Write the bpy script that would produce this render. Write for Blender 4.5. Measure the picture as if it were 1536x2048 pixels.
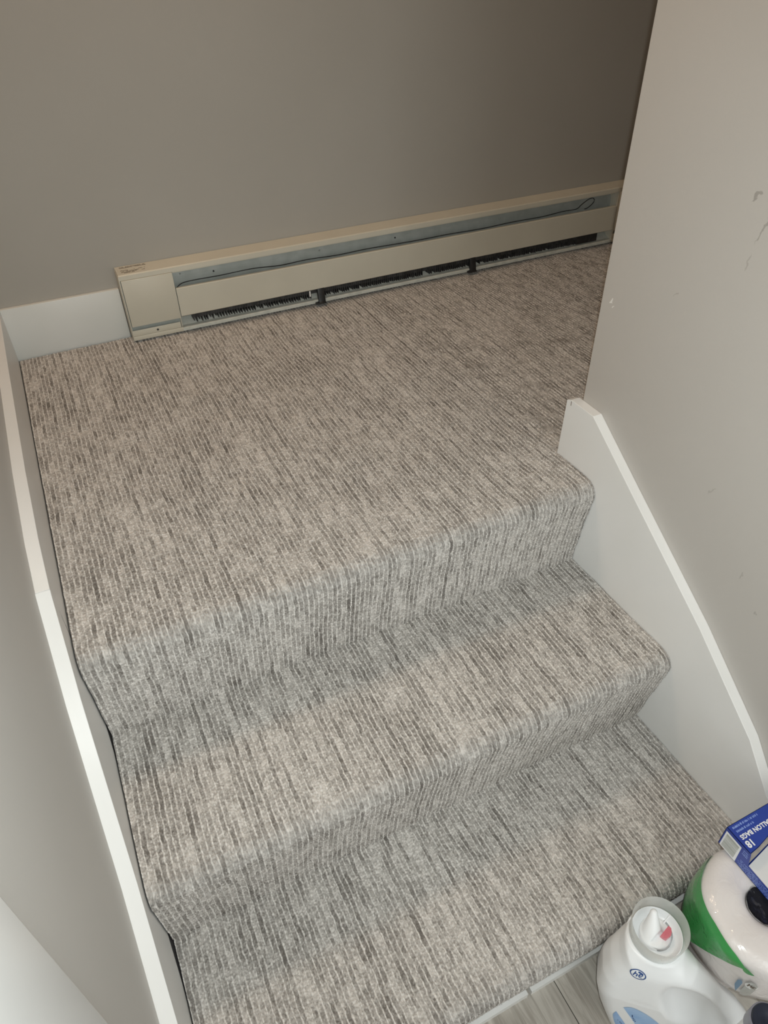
import bpy, bmesh, math, random
import numpy as np
from mathutils import Vector, Matrix
from mathutils.bvhtree import BVHTree

for o in list(bpy.data.objects):
    bpy.data.objects.remove(o, do_unlink=True)
SC = bpy.context.scene
COL = SC.collection
random.seed(7)
RNG = np.random.default_rng(11)

# ------------------------------------------------------------------ camera
cam_d = bpy.data.cameras.new('camera')
cam = bpy.data.objects.new('camera', cam_d)
COL.objects.link(cam)
yaw, pit, rol = 0.43759, 0.69193, -0.020755
fwd = Vector((math.sin(yaw) * math.cos(pit), math.cos(yaw) * math.cos(pit), -math.sin(pit)))
r0 = Vector((math.cos(yaw), -math.sin(yaw), 0))
u0 = r0.cross(fwd)
rv = r0 * math.cos(rol) + u0 * math.sin(rol)
uv = -r0 * math.sin(rol) + u0 * math.cos(rol)
M = Matrix((rv, uv, -fwd)).transposed().to_4x4()
M.translation = Vector((0.11722, -0.72371, 0.75319))
cam.matrix_world = M
cam_d.sensor_fit = 'VERTICAL'
cam_d.sensor_height = 24.0
cam_d.lens = 1426.25 / 2048 * 24.0
cam_d.clip_start = 0.01
SC.camera = cam

# ------------------------------------------------------------------ world, lamps, exposure
w = bpy.data.worlds.new('world'); SC.world = w
w.use_nodes = True
w.node_tree.nodes['Background'].inputs[0].default_value = (0.9, 0.92, 1, 1)
w.node_tree.nodes['Background'].inputs[1].default_value = 0.02

def disk_lamp(name, loc, size, power, color, aim=None):
    d = bpy.data.lights.new(name, 'AREA'); d.shape = 'DISK'; d.size = size
    d.energy = power; d.color = color
    o = bpy.data.objects.new(name, d); COL.objects.link(o); o.location = loc
    if aim is not None:
        o.rotation_euler = (Vector(aim) - Vector(loc)).to_track_quat('-Z', 'Y').to_euler()
    return o
disk_lamp('landing_ceiling_lamp', (0.18, 0.74, 1.86), 0.34, 5.1, (1.0, 0.74, 0.53))
# added unseen fill in the lower hall behind the camera, brightens bottle and risers
gd = bpy.data.lights.new('hall_fill_light', 'AREA'); gd.shape = 'RECTANGLE'; gd.size = 0.72; gd.size_y = 1.7; gd.energy = 6.0; gd.color = (0.95, 1.0, 1.0)
go_ = bpy.data.objects.new('hall_fill_light', gd); COL.objects.link(go_); go_.location = (0.43, -1.72, 0.45); go_.rotation_euler = (math.radians(90), 0, 0)
# the flash of the phone that took the picture, beside its lens
fd = bpy.data.lights.new('phone_flash', 'SPOT'); fd.spot_size = math.radians(130); fd.spot_blend = 1.0; fd.energy = 19.0; fd.color = (0.93, 1.0, 0.985); fd.shadow_soft_size = 0.006
fo = bpy.data.objects.new('phone_flash', fd); COL.objects.link(fo)
fo.location = Vector((0.11722, -0.72371, 0.75319)) + rv * 0.012 + uv * 0.016
fo.rotation_euler = (fwd - uv * 0.06).to_track_quat('-Z', 'Y').to_euler()

vs = SC.view_settings
vs.view_transform = 'Standard'; vs.look = 'None'; vs.gamma = 1.0
vs.use_curve_mapping = False
vs.exposure = 0.45

# ------------------------------------------------------------------ helpers
def tag(o, label=None, cat=None, group=None, kind=None):
    if label: o['label'] = label
    if cat: o['category'] = cat
    if group: o['group'] = group
    if kind: o['kind'] = kind
    return o

def empty(name, loc=(0, 0, 0), rz=0):
    o = bpy.data.objects.new(name, None); COL.objects.link(o)
    o.location = loc; o.rotation_euler = (0, 0, rz); o.empty_display_size = 0.05
    return o

def link(name, me, mat=None, parent=None, loc=None):
    if mat is not None and len(me.materials) == 0: me.materials.append(mat)
    o = bpy.data.objects.new(name, me); COL.objects.link(o)
    if parent is not None: o.parent = parent
    if loc is not None: o.location = loc
    return o

def shade(me, angle=None):
    me.polygons.foreach_set('use_smooth', [True] * len(me.polygons))
    if angle is not None:
        try: me.set_sharp_from_angle(angle=math.radians(angle))
        except Exception: pass

def from_bm(bm, smooth=None):
    bmesh.ops.recalc_face_normals(bm, faces=bm.faces)
    me = bpy.data.meshes.new('m'); bm.to_mesh(me); bm.free()
    if smooth is not None: shade(me, smooth)
    return me

def box_bm(x0, x1, y0, y1, z0, z1, bev=0.0, seg=2):
    bm = bmesh.new()
    bmesh.ops.create_cube(bm, size=1)
    for v in bm.verts:
        v.co = Vector((x0 + (v.co.x + .5) * (x1 - x0), y0 + (v.co.y + .5) * (y1 - y0), z0 + (v.co.z + .5) * (z1 - z0)))
    if bev > 0:
        bmesh.ops.bevel(bm, geom=list(bm.edges), offset=bev, segments=seg, profile=.5, affect='EDGES')
    return bm

def box(name, x0, x1, y0, y1, z0, z1, mat, parent=None, bev=0.0):
    return link(name, from_bm(box_bm(x0, x1, y0, y1, z0, z1, bev), 40 if bev else None), mat, parent)

def prism(poly, axis, a0, a1, bev=0.0, seg=2):
    """poly: 2-D outline; extruded along axis ('x': poly is (y,z); 'z': (x,y); 'y': (x,z))"""
    def P(q, a):
        return {'x': (a, q[0], q[1]), 'y': (q[0], a, q[1]), 'z': (q[0], q[1], a)}[axis]
    bm = bmesh.new()
    A = [bm.verts.new(P(q, a0)) for q in poly]; B = [bm.verts.new(P(q, a1)) for q in poly]
    n = len(poly)
    bm.faces.new(A); bm.faces.new(B[::-1])
    for i in range(n): bm.faces.new((A[i], A[(i + 1) % n], B[(i + 1) % n], B[i]))
    bmesh.ops.recalc_face_normals(bm, faces=bm.faces)
    if bev > 0:
        bmesh.ops.bevel(bm, geom=list(bm.edges), offset=bev, segments=seg, profile=.5, affect='EDGES', clamp_overlap=True)
    return bm

def join_bm(*bms):
    out = bmesh.new()
    for b in bms:
        t = bpy.data.meshes.new('t'); b.to_mesh(t); b.free(); out.from_mesh(t); bpy.data.meshes.remove(t)
    return out

def tube_bm(pts, r, seg=8, cyc=False, caps=True):
    bm = bmesh.new(); rings = []
    pts = [Vector(q) for q in pts]; n = len(pts); ref = Vector((0.3, 0.2, 1)).normalized()
    for i, q in enumerate(pts):
        t = (pts[min(i + 1, n - 1)] - pts[max(i - 1, 0)]).normalized()
        a = t.cross(ref)
        if a.length < 1e-4: a = t.cross(Vector((1, 0, 0)))
        a.normalize(); b = t.cross(a)
        rr = r[i] if isinstance(r, (list, tuple)) else r
        rings.append([bm.verts.new(q + a * (rr * math.cos(k * 2 * math.pi / seg)) + b * (rr * math.sin(k * 2 * math.pi / seg))) for k in range(seg)])
    for i in range(n - 1):
        for k in range(seg):
            bm.faces.new((rings[i][k], rings[i][(k + 1) % seg], rings[i + 1][(k + 1) % seg], rings[i + 1][k]))
    if caps:
        bm.faces.new(rings[0][::-1]); bm.faces.new(rings[-1])
    return bm

def lathe_bm(prof, seg=48, close=False):
    """prof: list of (r, z)"""
    bm = bmesh.new(); rings = []
    for (r, z) in prof:
        if r < 1e-6: rings.append([bm.verts.new((0, 0, z))])
        else: rings.append([bm.verts.new((r * math.cos(k * 2 * math.pi / seg), r * math.sin(k * 2 * math.pi / seg), z)) for k in range(seg)])
    for i in range(len(rings) - 1):
        A, B = rings[i], rings[i + 1]
        for k in range(seg):
            k2 = (k + 1) % seg
            if len(A) == 1 and len(B) == 1: continue
            if len(A) == 1: bm.faces.new((A[0], B[k2], B[k]))
            elif len(B) == 1: bm.faces.new((A[k], A[k2], B[0]))
            else: bm.faces.new((A[k], A[k2], B[k2], B[k]))
    if close and len(rings[0]) > 1 and len(rings[-1]) > 1:
        A, B = rings[-1], rings[0]
        for k in range(seg): bm.faces.new((A[k], A[(k + 1) % seg], B[(k + 1) % seg], B[k]))
    return bm

def catmull(pts, n=8):
    P = [Vector(q) for q in pts]; out = []
    for i in range(len(P) - 1):
        a, b, c, d = P[max(i - 1, 0)], P[i], P[i + 1], P[min(i + 2, len(P) - 1)]
        for k in range(n):
            t = k / n
            out.append(.5 * ((2 * b) + (c - a) * t + (2 * a - 5 * b + 4 * c - d) * t * t + (3 * b - a - 3 * c + d) * t ** 3))
    out.append(P[-1]); return out

def text_mesh(s, size, offset=0.0):
    cu = bpy.data.curves.new('t', 'FONT'); cu.body = s; cu.size = size; cu.offset = offset
    cu.align_x = 'LEFT'; cu.resolution_u = 3
    ob = bpy.data.objects.new('t', cu); COL.objects.link(ob)
    dg = bpy.context.evaluated_depsgraph_get()
    me = bpy.data.meshes.new_from_object(ob.evaluated_get(dg))
    bpy.data.objects.remove(ob, do_unlink=True)
    me.materials.clear()
    return me

def sdf_mesh(f, lo, hi, h):
    """smooth surface of f<0 by naive surface nets"""
    lo = np.array(lo); hi = np.array(hi); n = np.ceil((hi - lo) / h).astype(int) + 1
    ax = [lo[i] + h * np.arange(n[i]) for i in range(3)]
    X, Y, Z = np.meshgrid(*ax, indexing='ij'); V = f(X, Y, Z)
    nc = n - 1
    acc = np.zeros((*nc, 3)); cnt = np.zeros(nc)
    cs = [(i, j, k) for i in (0, 1) for j in (0, 1) for k in (0, 1)]
    sl = lambda c: tuple(slice(c[d], c[d] + nc[d]) for d in range(3))
    for d in range(3):
        for c in cs:
            if c[d]: continue
            c2 = list(c); c2[d] = 1
            a = V[sl(c)]; b = V[sl(c2)]; m = (a < 0) != (b < 0)
            t = np.where(m, a / np.where(m, a - b, 1), 0)
            for e in range(3):
                acc[..., e] += np.where(m, c[e] + (t if e == d else 0), 0)
            cnt += m
    act = cnt > 0
    idx = -np.ones(nc, int); idx[act] = np.arange(act.sum())
    I = np.argwhere(act)
    verts = lo + h * (I + acc[act] / cnt[act][:, None])
    faces = []
    for d in range(3):
        u, v = (d + 1) % 3, (d + 2) % 3
        s0 = [slice(1, nc[e]) for e in range(3)]; s0[d] = slice(0, nc[d])
        s1 = list(s0); s1[d] = slice(1, nc[d] + 1)
        a = V[tuple(s0)]; b = V[tuple(s1)]
        for sgn in (0, 1):
            m = ((a < 0) & (b >= 0)) if sgn == 0 else ((a >= 0) & (b < 0))
            Q = np.argwhere(m) + np.array([s.start for s in s0])
            if len(Q) == 0: continue
            def cell(du, dv):
                R = Q.copy(); R[:, u] -= du; R[:, v] -= dv
                return idx[R[:, 0], R[:, 1], R[:, 2]]
            q = np.stack([cell(1, 1), cell(0, 1), cell(0, 0), cell(1, 0)], 1)
            if sgn: q = q[:, ::-1]
            faces.append(q)
    F = np.concatenate(faces)
    me = bpy.data.meshes.new('sdf')
    me.from_pydata(verts.tolist(), [], F.tolist()); me.update(); shade(me)
    return me

# ------------------------------------------------------------------ materials
def nmat(name, color, rough=.5, spec=.5, coat=0.0):
    m = bpy.data.materials.new(name); m.use_nodes = True
    b = m.node_tree.nodes['Principled BSDF']
    b.inputs['Base Color'].default_value = (*color, 1)
    b.inputs['Roughness'].default_value = rough
    b.inputs['Specular IOR Level'].default_value = spec
    b.inputs['Coat Weight'].default_value = coat
    b.inputs['Coat Roughness'].default_value = .12
    return m, m.node_tree, b

def N(nt, t, **kw):
    n = nt.nodes.new(t)
    for k, v in kw.items():
        if k == 'ins':
            for i, x in v.items():
                if hasattr(x, 'links') or isinstance(x, bpy.types.NodeSocket): nt.links.new(x, n.inputs[i])
                else: n.inputs[i].default_value = x
        else: setattr(n, k, v)
    return n

def math_n(nt, op, a, b=0.0, c=None, clamp=False):
    d = {0: a, 1: b}
    if c is not None: d[2] = c
    return N(nt, 'ShaderNodeMath', operation=op, use_clamp=clamp, ins=d).outputs[0]

def mix_col(nt, fac, a, b):
    n = N(nt, 'ShaderNodeMix', data_type='RGBA')
    for i, x in ((0, fac), (6, a), (7, b)):
        if isinstance(x, bpy.types.NodeSocket): nt.links.new(x, n.inputs[i])
        elif isinstance(x, (tuple, list)): n.inputs[i].default_value = (*x[:3], 1)
        else: n.inputs[i].default_value = x
    return n.outputs[2]

def mottled(name, c1, c2, scale, rough, spec=.5, bump=0.0, bscale=200, coat=0.0, detail=4):
    m, nt, b = nmat(name, c1, rough, spec, coat)
    tc = N(nt, 'ShaderNodeTexCoord')
    no = N(nt, 'ShaderNodeTexNoise', ins={0: tc.outputs['Object'], 'Scale': scale, 'Detail': detail})
    rp = N(nt, 'ShaderNodeMapRange', ins={0: no.outputs[0], 1: .35, 2: .65})
    nt.links.new(mix_col(nt, rp.outputs[0], c1, c2), b.inputs['Base Color'])
    if bump:
        n2 = N(nt, 'ShaderNodeTexNoise', ins={0: tc.outputs['Object'], 'Scale': bscale, 'Detail': 3.0})
        bp = N(nt, 'ShaderNodeBump', ins={'Strength': bump, 'Distance': .001, 'Height': n2.outputs[0]})
        nt.links.new(bp.outputs[0], b.inputs['Normal'])
    return m

def wear(m, spots, col):
    """paint chips and scuffs with a shape of their own, at fixed places on the surface: (centre, radius, squash dir, stretch)"""
    nt = m.node_tree; b = nt.nodes['Principled BSDF']
    src = b.inputs['Base Color'].links[0].from_socket
    tc = N(nt, 'ShaderNodeTexCoord')
    no = N(nt, 'ShaderNodeTexNoise', ins={0: tc.outputs['Object'], 'Scale': 140.0, 'Detail': 5.0})
    wob = N(nt, 'ShaderNodeVectorMath', operation='MULTIPLY_ADD', ins={0: no.outputs[1], 1: (.012,) * 3, 2: tc.outputs['Object']}).outputs[0]
    for (c, rot, sc, op) in spots:
        mp = N(nt, 'ShaderNodeMapping', vector_type='TEXTURE')
        mp.inputs['Location'].default_value = (c[0] + .006, c[1] + .006, c[2] + .006); mp.inputs['Rotation'].default_value = rot; mp.inputs['Scale'].default_value = sc
        nt.links.new(wob, mp.inputs[0])
        ln = N(nt, 'ShaderNodeVectorMath', operation='LENGTH', ins={0: mp.outputs[0]}).outputs['Value']
        f = N(nt, 'ShaderNodeMapRange', ins={0: ln, 1: 1.0, 2: .7, 3: 0.0, 4: op}).outputs[0]
        src = mix_col(nt, f, src, col)
    nt.links.new(src, b.inputs['Base Color'])

WALL1, WALL2 = (.56, .537, .506), (.58, .557, .526)
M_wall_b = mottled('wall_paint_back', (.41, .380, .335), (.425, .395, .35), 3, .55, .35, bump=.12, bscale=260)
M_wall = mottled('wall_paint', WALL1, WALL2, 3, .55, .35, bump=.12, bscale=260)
M_wall_r = mottled('wall_paint_scuffed', WALL1, WALL2, 3, .55, .35, bump=.12, bscale=260)
wear(M_wall_r, [((.878, -.1300, .5020), (.55, 0, 0), (.02, .0030, .010), .5), ((.878, -.152, .472), (.25, 0, 0), (.02, .0018, .022), .45),
                ((.878, -.145, .43), (.1, 0, 0), (.02, .0015, .012), .3), ((.878, -.05, .355), (.9, 0, 0), (.02, .001, .006), .35),
                ((.878, -.20, .12), (.5, 0, 0), (.02, .002, .012), .25), ((.878, -.29, .03), (.2, 0, 0), (.02, .0016, .008), .3),
                ((.878, -.13, .60), (.2, 0, 0), (.02, .0016, .004), .35), ((.878, -.33, -.01), (.2, 0, 0), (.02, .002, .004), .35)], (.22, .20, .18))
wear(M_wall_r, [((.878, .068, .3005), (.8, 0, 0), (.02, .0022, .0055), .95), ((.878, .062, .2925), (.6, 0, 0), (.02, .0018, .003), .95)], (.88, .87, .84))
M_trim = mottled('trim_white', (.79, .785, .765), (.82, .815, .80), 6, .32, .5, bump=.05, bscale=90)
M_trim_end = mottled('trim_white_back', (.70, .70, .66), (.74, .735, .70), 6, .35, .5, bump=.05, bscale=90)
M_door = mottled('door_white', (.83, .83, .82), (.85, .85, .84), 4, .25, .5, bump=.03, bscale=60)
M_ceil = mottled('ceiling_white', (.72, .70, .67), (.74, .72, .69), 4, .8, .2, bump=.2, bscale=120)
M_cream = mottled('heater_cream_enamel', (.60, .555, .455), (.63, .585, .48), 9, .42, .5, bump=.05, bscale=60)
M_grey = mottled('galvanised_grey', (.36, .375, .345), (.43, .445, .415), 30, .5, .5, bump=.05, bscale=60)
M_plate = mottled('dusty_back_plate', (.56, .56, .50), (.66, .65, .58), 60, .6, .3)
M_black = mottled('black_plastic', (.012, .012, .012), (.02, .02, .02), 40, .45, .5)
M_fin = mottled('dark_fin_metal', (.02, .02, .02), (.05, .05, .05), 80, .45, .5)
M_steel = nmat('bare_steel', (.45, .45, .44), .3, .5)[0]
M_steel.node_tree.nodes['Principled BSDF'].inputs['Metallic'].default_value = .9
M_ply = mottled('plywood', (.42, .32, .20), (.50, .39, .25), 12, .8, .2)
M_print = nmat('faded_print', (.16, .12, .09), .7, .2)[0]

# carpet -----------------------------------------------------------
def carpet_mat():
    m, nt, b = nmat('ribbed_loop_carpet', (.3, .28, .26), 1.0, .05)
    ru = N(nt, 'ShaderNodeAttribute', attribute_name='ru').outputs['Fac']
    rs = N(nt, 'ShaderNodeAttribute', attribute_name='rs').outputs['Fac']
    lc = N(nt, 'ShaderNodeAttribute', attribute_name='lc').outputs['Fac']
    fr = math_n(nt, 'FRACT', ru); row = math_n(nt, 'FLOOR', ru)
    cord = N(nt, 'ShaderNodeMapRange', interpolation_type='SMOOTHSTEP', ins={0: math_n(nt, 'ABSOLUTE', math_n(nt, 'SUBTRACT', fr, .18)), 1: .17, 2: .09}).outputs[0]
    def vec(a, bb, c=0.0):
        return N(nt, 'ShaderNodeCombineXYZ', ins={0: a, 1: bb, 2: c}).outputs[0]
    # streaks that run a few centimetres along one row
    v1 = vec(math_n(nt, 'MULTIPLY', row, 7.31), math_n(nt, 'MULTIPLY', rs, 19.0))
    n1 = N(nt, 'ShaderNodeTexNoise', ins={0: v1, 'Scale': 1.0, 'Detail': 3.0, 'Roughness': .62}).outputs[0]
    # single loops
    v2 = vec(math_n(nt, 'MULTIPLY', ru, 3.0), math_n(nt, 'MULTIPLY', rs, 300.0), 3.0)
    n2 = N(nt, 'ShaderNodeTexNoise', ins={0: v2, 'Scale': 1.0, 'Detail': 1.0, 'Roughness': .6}).outputs[0]
    # slow drift over hand-sized patches
    v3 = vec(math_n(nt, 'MULTIPLY', ru, .05), math_n(nt, 'MULTIPLY', rs, 5.0), 9.0)
    n3 = N(nt, 'ShaderNodeTexNoise', ins={0: v3, 'Scale': 1.0, 'Detail': 1.0}).outputs[0]
    t = math_n(nt, 'ADD', math_n(nt, 'MULTIPLY', n1, .56), math_n(nt, 'MULTIPLY', n2, .28))
    t = math_n(nt, 'ADD', t, math_n(nt, 'MULTIPLY_ADD', lc, .12, .03))
    t = math_n(nt, 'ADD', t, math_n(nt, 'MULTIPLY', math_n(nt, 'SUBTRACT', n3, .5), .12))
    # whole rows that run darker or lighter for a long way
    v0 = vec(math_n(nt, 'MULTIPLY', row, 5.17), math_n(nt, 'MULTIPLY', rs, 2.6), 7.0)
    n0 = N(nt, 'ShaderNodeTexNoise', ins={0: v0, 'Scale': 1.0, 'Detail': 0.0}).outputs[0]
    t = math_n(nt, 'ADD', t, math_n(nt, 'MULTIPLY', math_n(nt, 'SUBTRACT', n0, .5), .17))
    rp = N(nt, 'ShaderNodeValToRGB', ins={0: t})
    cr = rp.color_ramp; cr.elements[0].position = .355; cr.elements[0].color = (.18, .163, .147, 1)
    cr.elements[1].position = .64; cr.elements[1].color = (.66, .62, .58, 1)
    e = cr.elements.new(.45); e.color = (.31, .287, .263, 1)
    e = cr.elements.new(.53); e.color = (.45, .42, .39, 1)
    v4 = vec(math_n(nt, 'MULTIPLY', row, 3.7), math_n(nt, 'MULTIPLY', rs, 190.0), 5.0)
    n4 = N(nt, 'ShaderNodeTexNoise', ins={0: v4, 'Scale': 1.0, 'Detail': 0.0}).outputs[0]
    cc = mix_col(nt, N(nt, 'ShaderNodeMapRange', ins={0: math_n(nt, 'MULTIPLY_ADD', lc, .25, math_n(nt, 'MULTIPLY', n4, .75)), 1: .3, 2: .6}).outputs[0], (.47, .442, .41), (.72, .685, .645))
    col = mix_col(nt, cord, rp.outputs[0], cc)
    # painted shade offsets the lit band on nosings, besides patchy foot-traffic soiling and wear
    soil_shade = N(nt, 'ShaderNodeAttribute', attribute_name='soil_shade').outputs['Fac']
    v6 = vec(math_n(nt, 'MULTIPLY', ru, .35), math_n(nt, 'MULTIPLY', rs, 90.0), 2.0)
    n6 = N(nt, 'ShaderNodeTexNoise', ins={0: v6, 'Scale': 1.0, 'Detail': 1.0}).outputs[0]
    sf = math_n(nt, 'MULTIPLY', soil_shade, N(nt, 'ShaderNodeMapRange', ins={0: n6, 1: .3, 2: .65, 3: .15, 4: .6}).outputs[0])
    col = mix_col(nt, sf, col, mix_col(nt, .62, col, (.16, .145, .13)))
    nt.links.new(col, b.inputs['Base Color'])
    v5 = vec(math_n(nt, 'MULTIPLY', ru, 9.0), math_n(nt, 'MULTIPLY', rs, 900.0), 1.0)
    n5 = N(nt, 'ShaderNodeTexNoise', ins={0: v5, 'Scale': 1.0, 'Detail': 0.0}).outputs[0]
    bp = N(nt, 'ShaderNodeBump', ins={'Strength': .6, 'Distance': .0008, 'Height': n5})
    nt.links.new(bp.outputs[0], b.inputs['Normal'])
    b.inputs['Sheen Weight'].default_value = .0
    b.inputs['Sheen Roughness'].default_value = .5
    return m
M_carpet = carpet_mat()
M_fuzz = mottled('carpet_fray', (.20, .19, .175), (.34, .325, .30), 160, .95, .1)

def plank_mat():
    m, nt, b = nmat('vinyl_plank', (.4, .36, .31), .45, .4)
    tc = N(nt, 'ShaderNodeTexCoord'); oi = N(nt, 'ShaderNodeObjectInfo')
    mp = N(nt, 'ShaderNodeMapping', ins={0: tc.outputs['Object']}); mp.inputs['Scale'].default_value = (70, 5.0, 1)
    off = N(nt, 'ShaderNodeVectorMath', operation='MULTIPLY_ADD', ins={0: oi.outputs['Random'], 1: (13, 31, 7), 2: mp.outputs[0]}).outputs[0]
    n1 = N(nt, 'ShaderNodeTexNoise', ins={0: off, 'Scale': 1.0, 'Detail': 6.0, 'Roughness': .65, 'Distortion': .8}).outputs[0]
    rp = N(nt, 'ShaderNodeValToRGB', ins={0: n1}); cr = rp.color_ramp
    cr.elements[0].position = .34; cr.elements[0].color = (.30, .265, .225, 1)
    cr.elements[1].position = .60; cr.elements[1].color = (.56, .52, .465, 1)
    nt.links.new(rp.outputs[0], b.inputs['Base Color'])
    bp = N(nt, 'ShaderNodeBump', ins={'Strength': .15, 'Distance': .0006, 'Height': n1}); nt.links.new(bp.outputs[0], b.inputs['Normal'])
    return m
M_plank = plank_mat()

# ------------------------------------------------------------------ measured layout (metres)
W = 0.86                       # clear width between the stair skirtings
ZF = -0.573                    # lower floor
ZC = 1.90                      # ceiling
YW = 0.9734                    # back wall
YB = 0.9614                    # face of the back baseboard
XR = 0.878                     # face of right wall
YE = 0.0898                    # end of right wall
NOSE = [(0.0, 0.0), (-0.247, -0.1905), (-0.488, -0.3822)]
FOOT = [(0.0227, -0.1905), (-0.2182, -0.3822), (-0.4585, -0.5545)]

# ------------------------------------------------------------------ setting
def struct(o): return tag(o, kind='structure')
struct(box('wall_left', -.14, -.02, -2.6, YW, ZF - .05, ZC, M_wall))
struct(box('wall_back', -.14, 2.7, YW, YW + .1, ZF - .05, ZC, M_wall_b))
struct(box('wall_right', XR, 1.0, -2.6, YE, ZF - .05, ZC, M_wall_r, bev=.0025))
struct(box('wall_front', 1.0, 2.6, YE - .1, YE, ZF - .05, ZC, M_wall))
struct(box('wall_end', 2.6, 2.7, YE - .1, YW, ZF - .05, ZC, M_wall))
struct(box('wall_rear', -.14, 1.0, -1.85, -1.75, ZF - .05, ZC, M_wall))
struct(box('ceiling', -.14, 2.7, -2.7, YW + .1, ZC, ZC + .08, M_ceil))
fl = struct(box('floor', -.02, XR, -2.6, -.44, ZF - .05, ZF - .004, nmat('plank_joint_dark', (.05, .045, .04), .8)[0]))
M_top = None
pw, pl = .152, 1.22
for i in range(-1, 7):
    x0 = -.085 + i * pw; x1 = x0 + pw - .0012
    x0c, x1c = max(x0, -.02), min(x1, XR)
    if x1c - x0c < .01: continue
    y = -.452 - ((i * 0.47) % 1.0) * pl * .8 - .1
    ys = [-.452]
    while y > -2.6:
        ys.append(y); y -= pl
    ys.append(-2.6)
    for a, c in zip(ys[:-1], ys[1:]):
        if a - c < .02: continue
        box('plank', x0c, x1c, c + .0012, a, ZF - .004, ZF, M_plank, fl, bev=.0006)

# door and casing beside the foot of the stairs, on the left wall
dc = struct(link('trim_1', from_bm(box_bm(-.02, -.0065, -.585, -.4740, ZF, 1.53, .004, 3), 40), M_door))
struct(box('door_1', -.02, -.013, -1.33, -.586, ZF + .004, 1.44, M_door, bev=.002))
box('casing_top', -.02, -.0065, -1.33, -.5855, 1.442, 1.53, M_door, dc, bev=.004)

# back baseboard, left of the heater
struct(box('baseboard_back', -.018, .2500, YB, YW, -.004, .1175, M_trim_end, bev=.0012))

# left skirting: level along the landing, then down the flight
lp = [(.9612, .126), (.60, .124), (.303, .1195), (.147, .1055), (.063, .0850)]
ln_bot = [(.9612, -.03), (.05, -.03), (.02, -.22), (-.30, -.45)]
def skirt(name, x0, x1, top, bottom, mat):
    poly = top + bottom[::-1]
    bm = prism(poly, 'x', x0, x1)
    ed = [e for e in bm.edges if abs(e.verts[0].co.x - e.verts[1].co.x) < 1e-6]
    bmesh.ops.bevel(bm, geom=ed, offset=.0008, segments=2, profile=.5, affect='EDGES')
    return link(name, from_bm(bm, 20), mat)
skl = struct(skirt('baseboard_left', -.020, -.0015, lp, [(.9612, -.03), (.055, -.03)], M_trim))
skirt('stringer', -.0205, -.0015, [(.0622, .0846), (-.066, .0034), (-.145, -.066), (-.239, -.150), (-.378, -.2430), (-.4735, -.308)],
      [(.0622, -.14), (-.4735, -.52)], M_trim).parent = skl
# right skirting: short level piece at the wall end, then down the flight
skr = struct(skirt('baseboard_right', W, XR, [(.1085, .1115), (.098, .1165), (.0394, .1160), (-.074, .0395), (-.2728, -.0930), (-.412, -.2005), (-.47, -.268), (-.80, -.52), (-.81, ZF)],
      [(.112, -.03), (.0392, -.25), (-.40, -.50), (-.47, ZF)], M_trim))
# small crack at the skirting end
box('filler_crack', W - .0002, W + .006, .0955, .0968, .106, .1145, M_print, skr)

# ------------------------------------------------------------------ carpeted staircase
def vnoise(x, y, seed):
    """value noise in [0,1], arrays"""
    xi = np.floor(x).astype(np.int64); yi = np.floor(y).astype(np.int64); fx = x - xi; fy = y - yi
    fx = fx * fx * (3 - 2 * fx); fy = fy * fy * (3 - 2 * fy)
    def hsh(a, b):
        n = (a * 374761393 + b * 668265263 + seed * 1442695041) & 0xffffffff
        n = ((n ^ (n >> 13)) * 1274126177) & 0xffffffff
        return ((n ^ (n >> 16)) & 0xffff) / 65535.0
    return (hsh(xi, yi) * (1 - fx) + hsh(xi + 1, yi) * fx) * (1 - fy) + (hsh(xi, yi + 1) * (1 - fx) + hsh(xi + 1, yi + 1) * fx) * fy

PITCH = 0.0079
def resample(poly, ds):
    P = np.array(poly); d = np.r_[0, np.cumsum(np.linalg.norm(np.diff(P, axis=0), axis=1))]
    n = max(2, int(round(d[-1] / ds)) + 1); t = np.linspace(0, d[-1], n)
    return np.stack([np.interp(t, d, P[:, 0]), np.interp(t, d, P[:, 1])], 1), t

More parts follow.
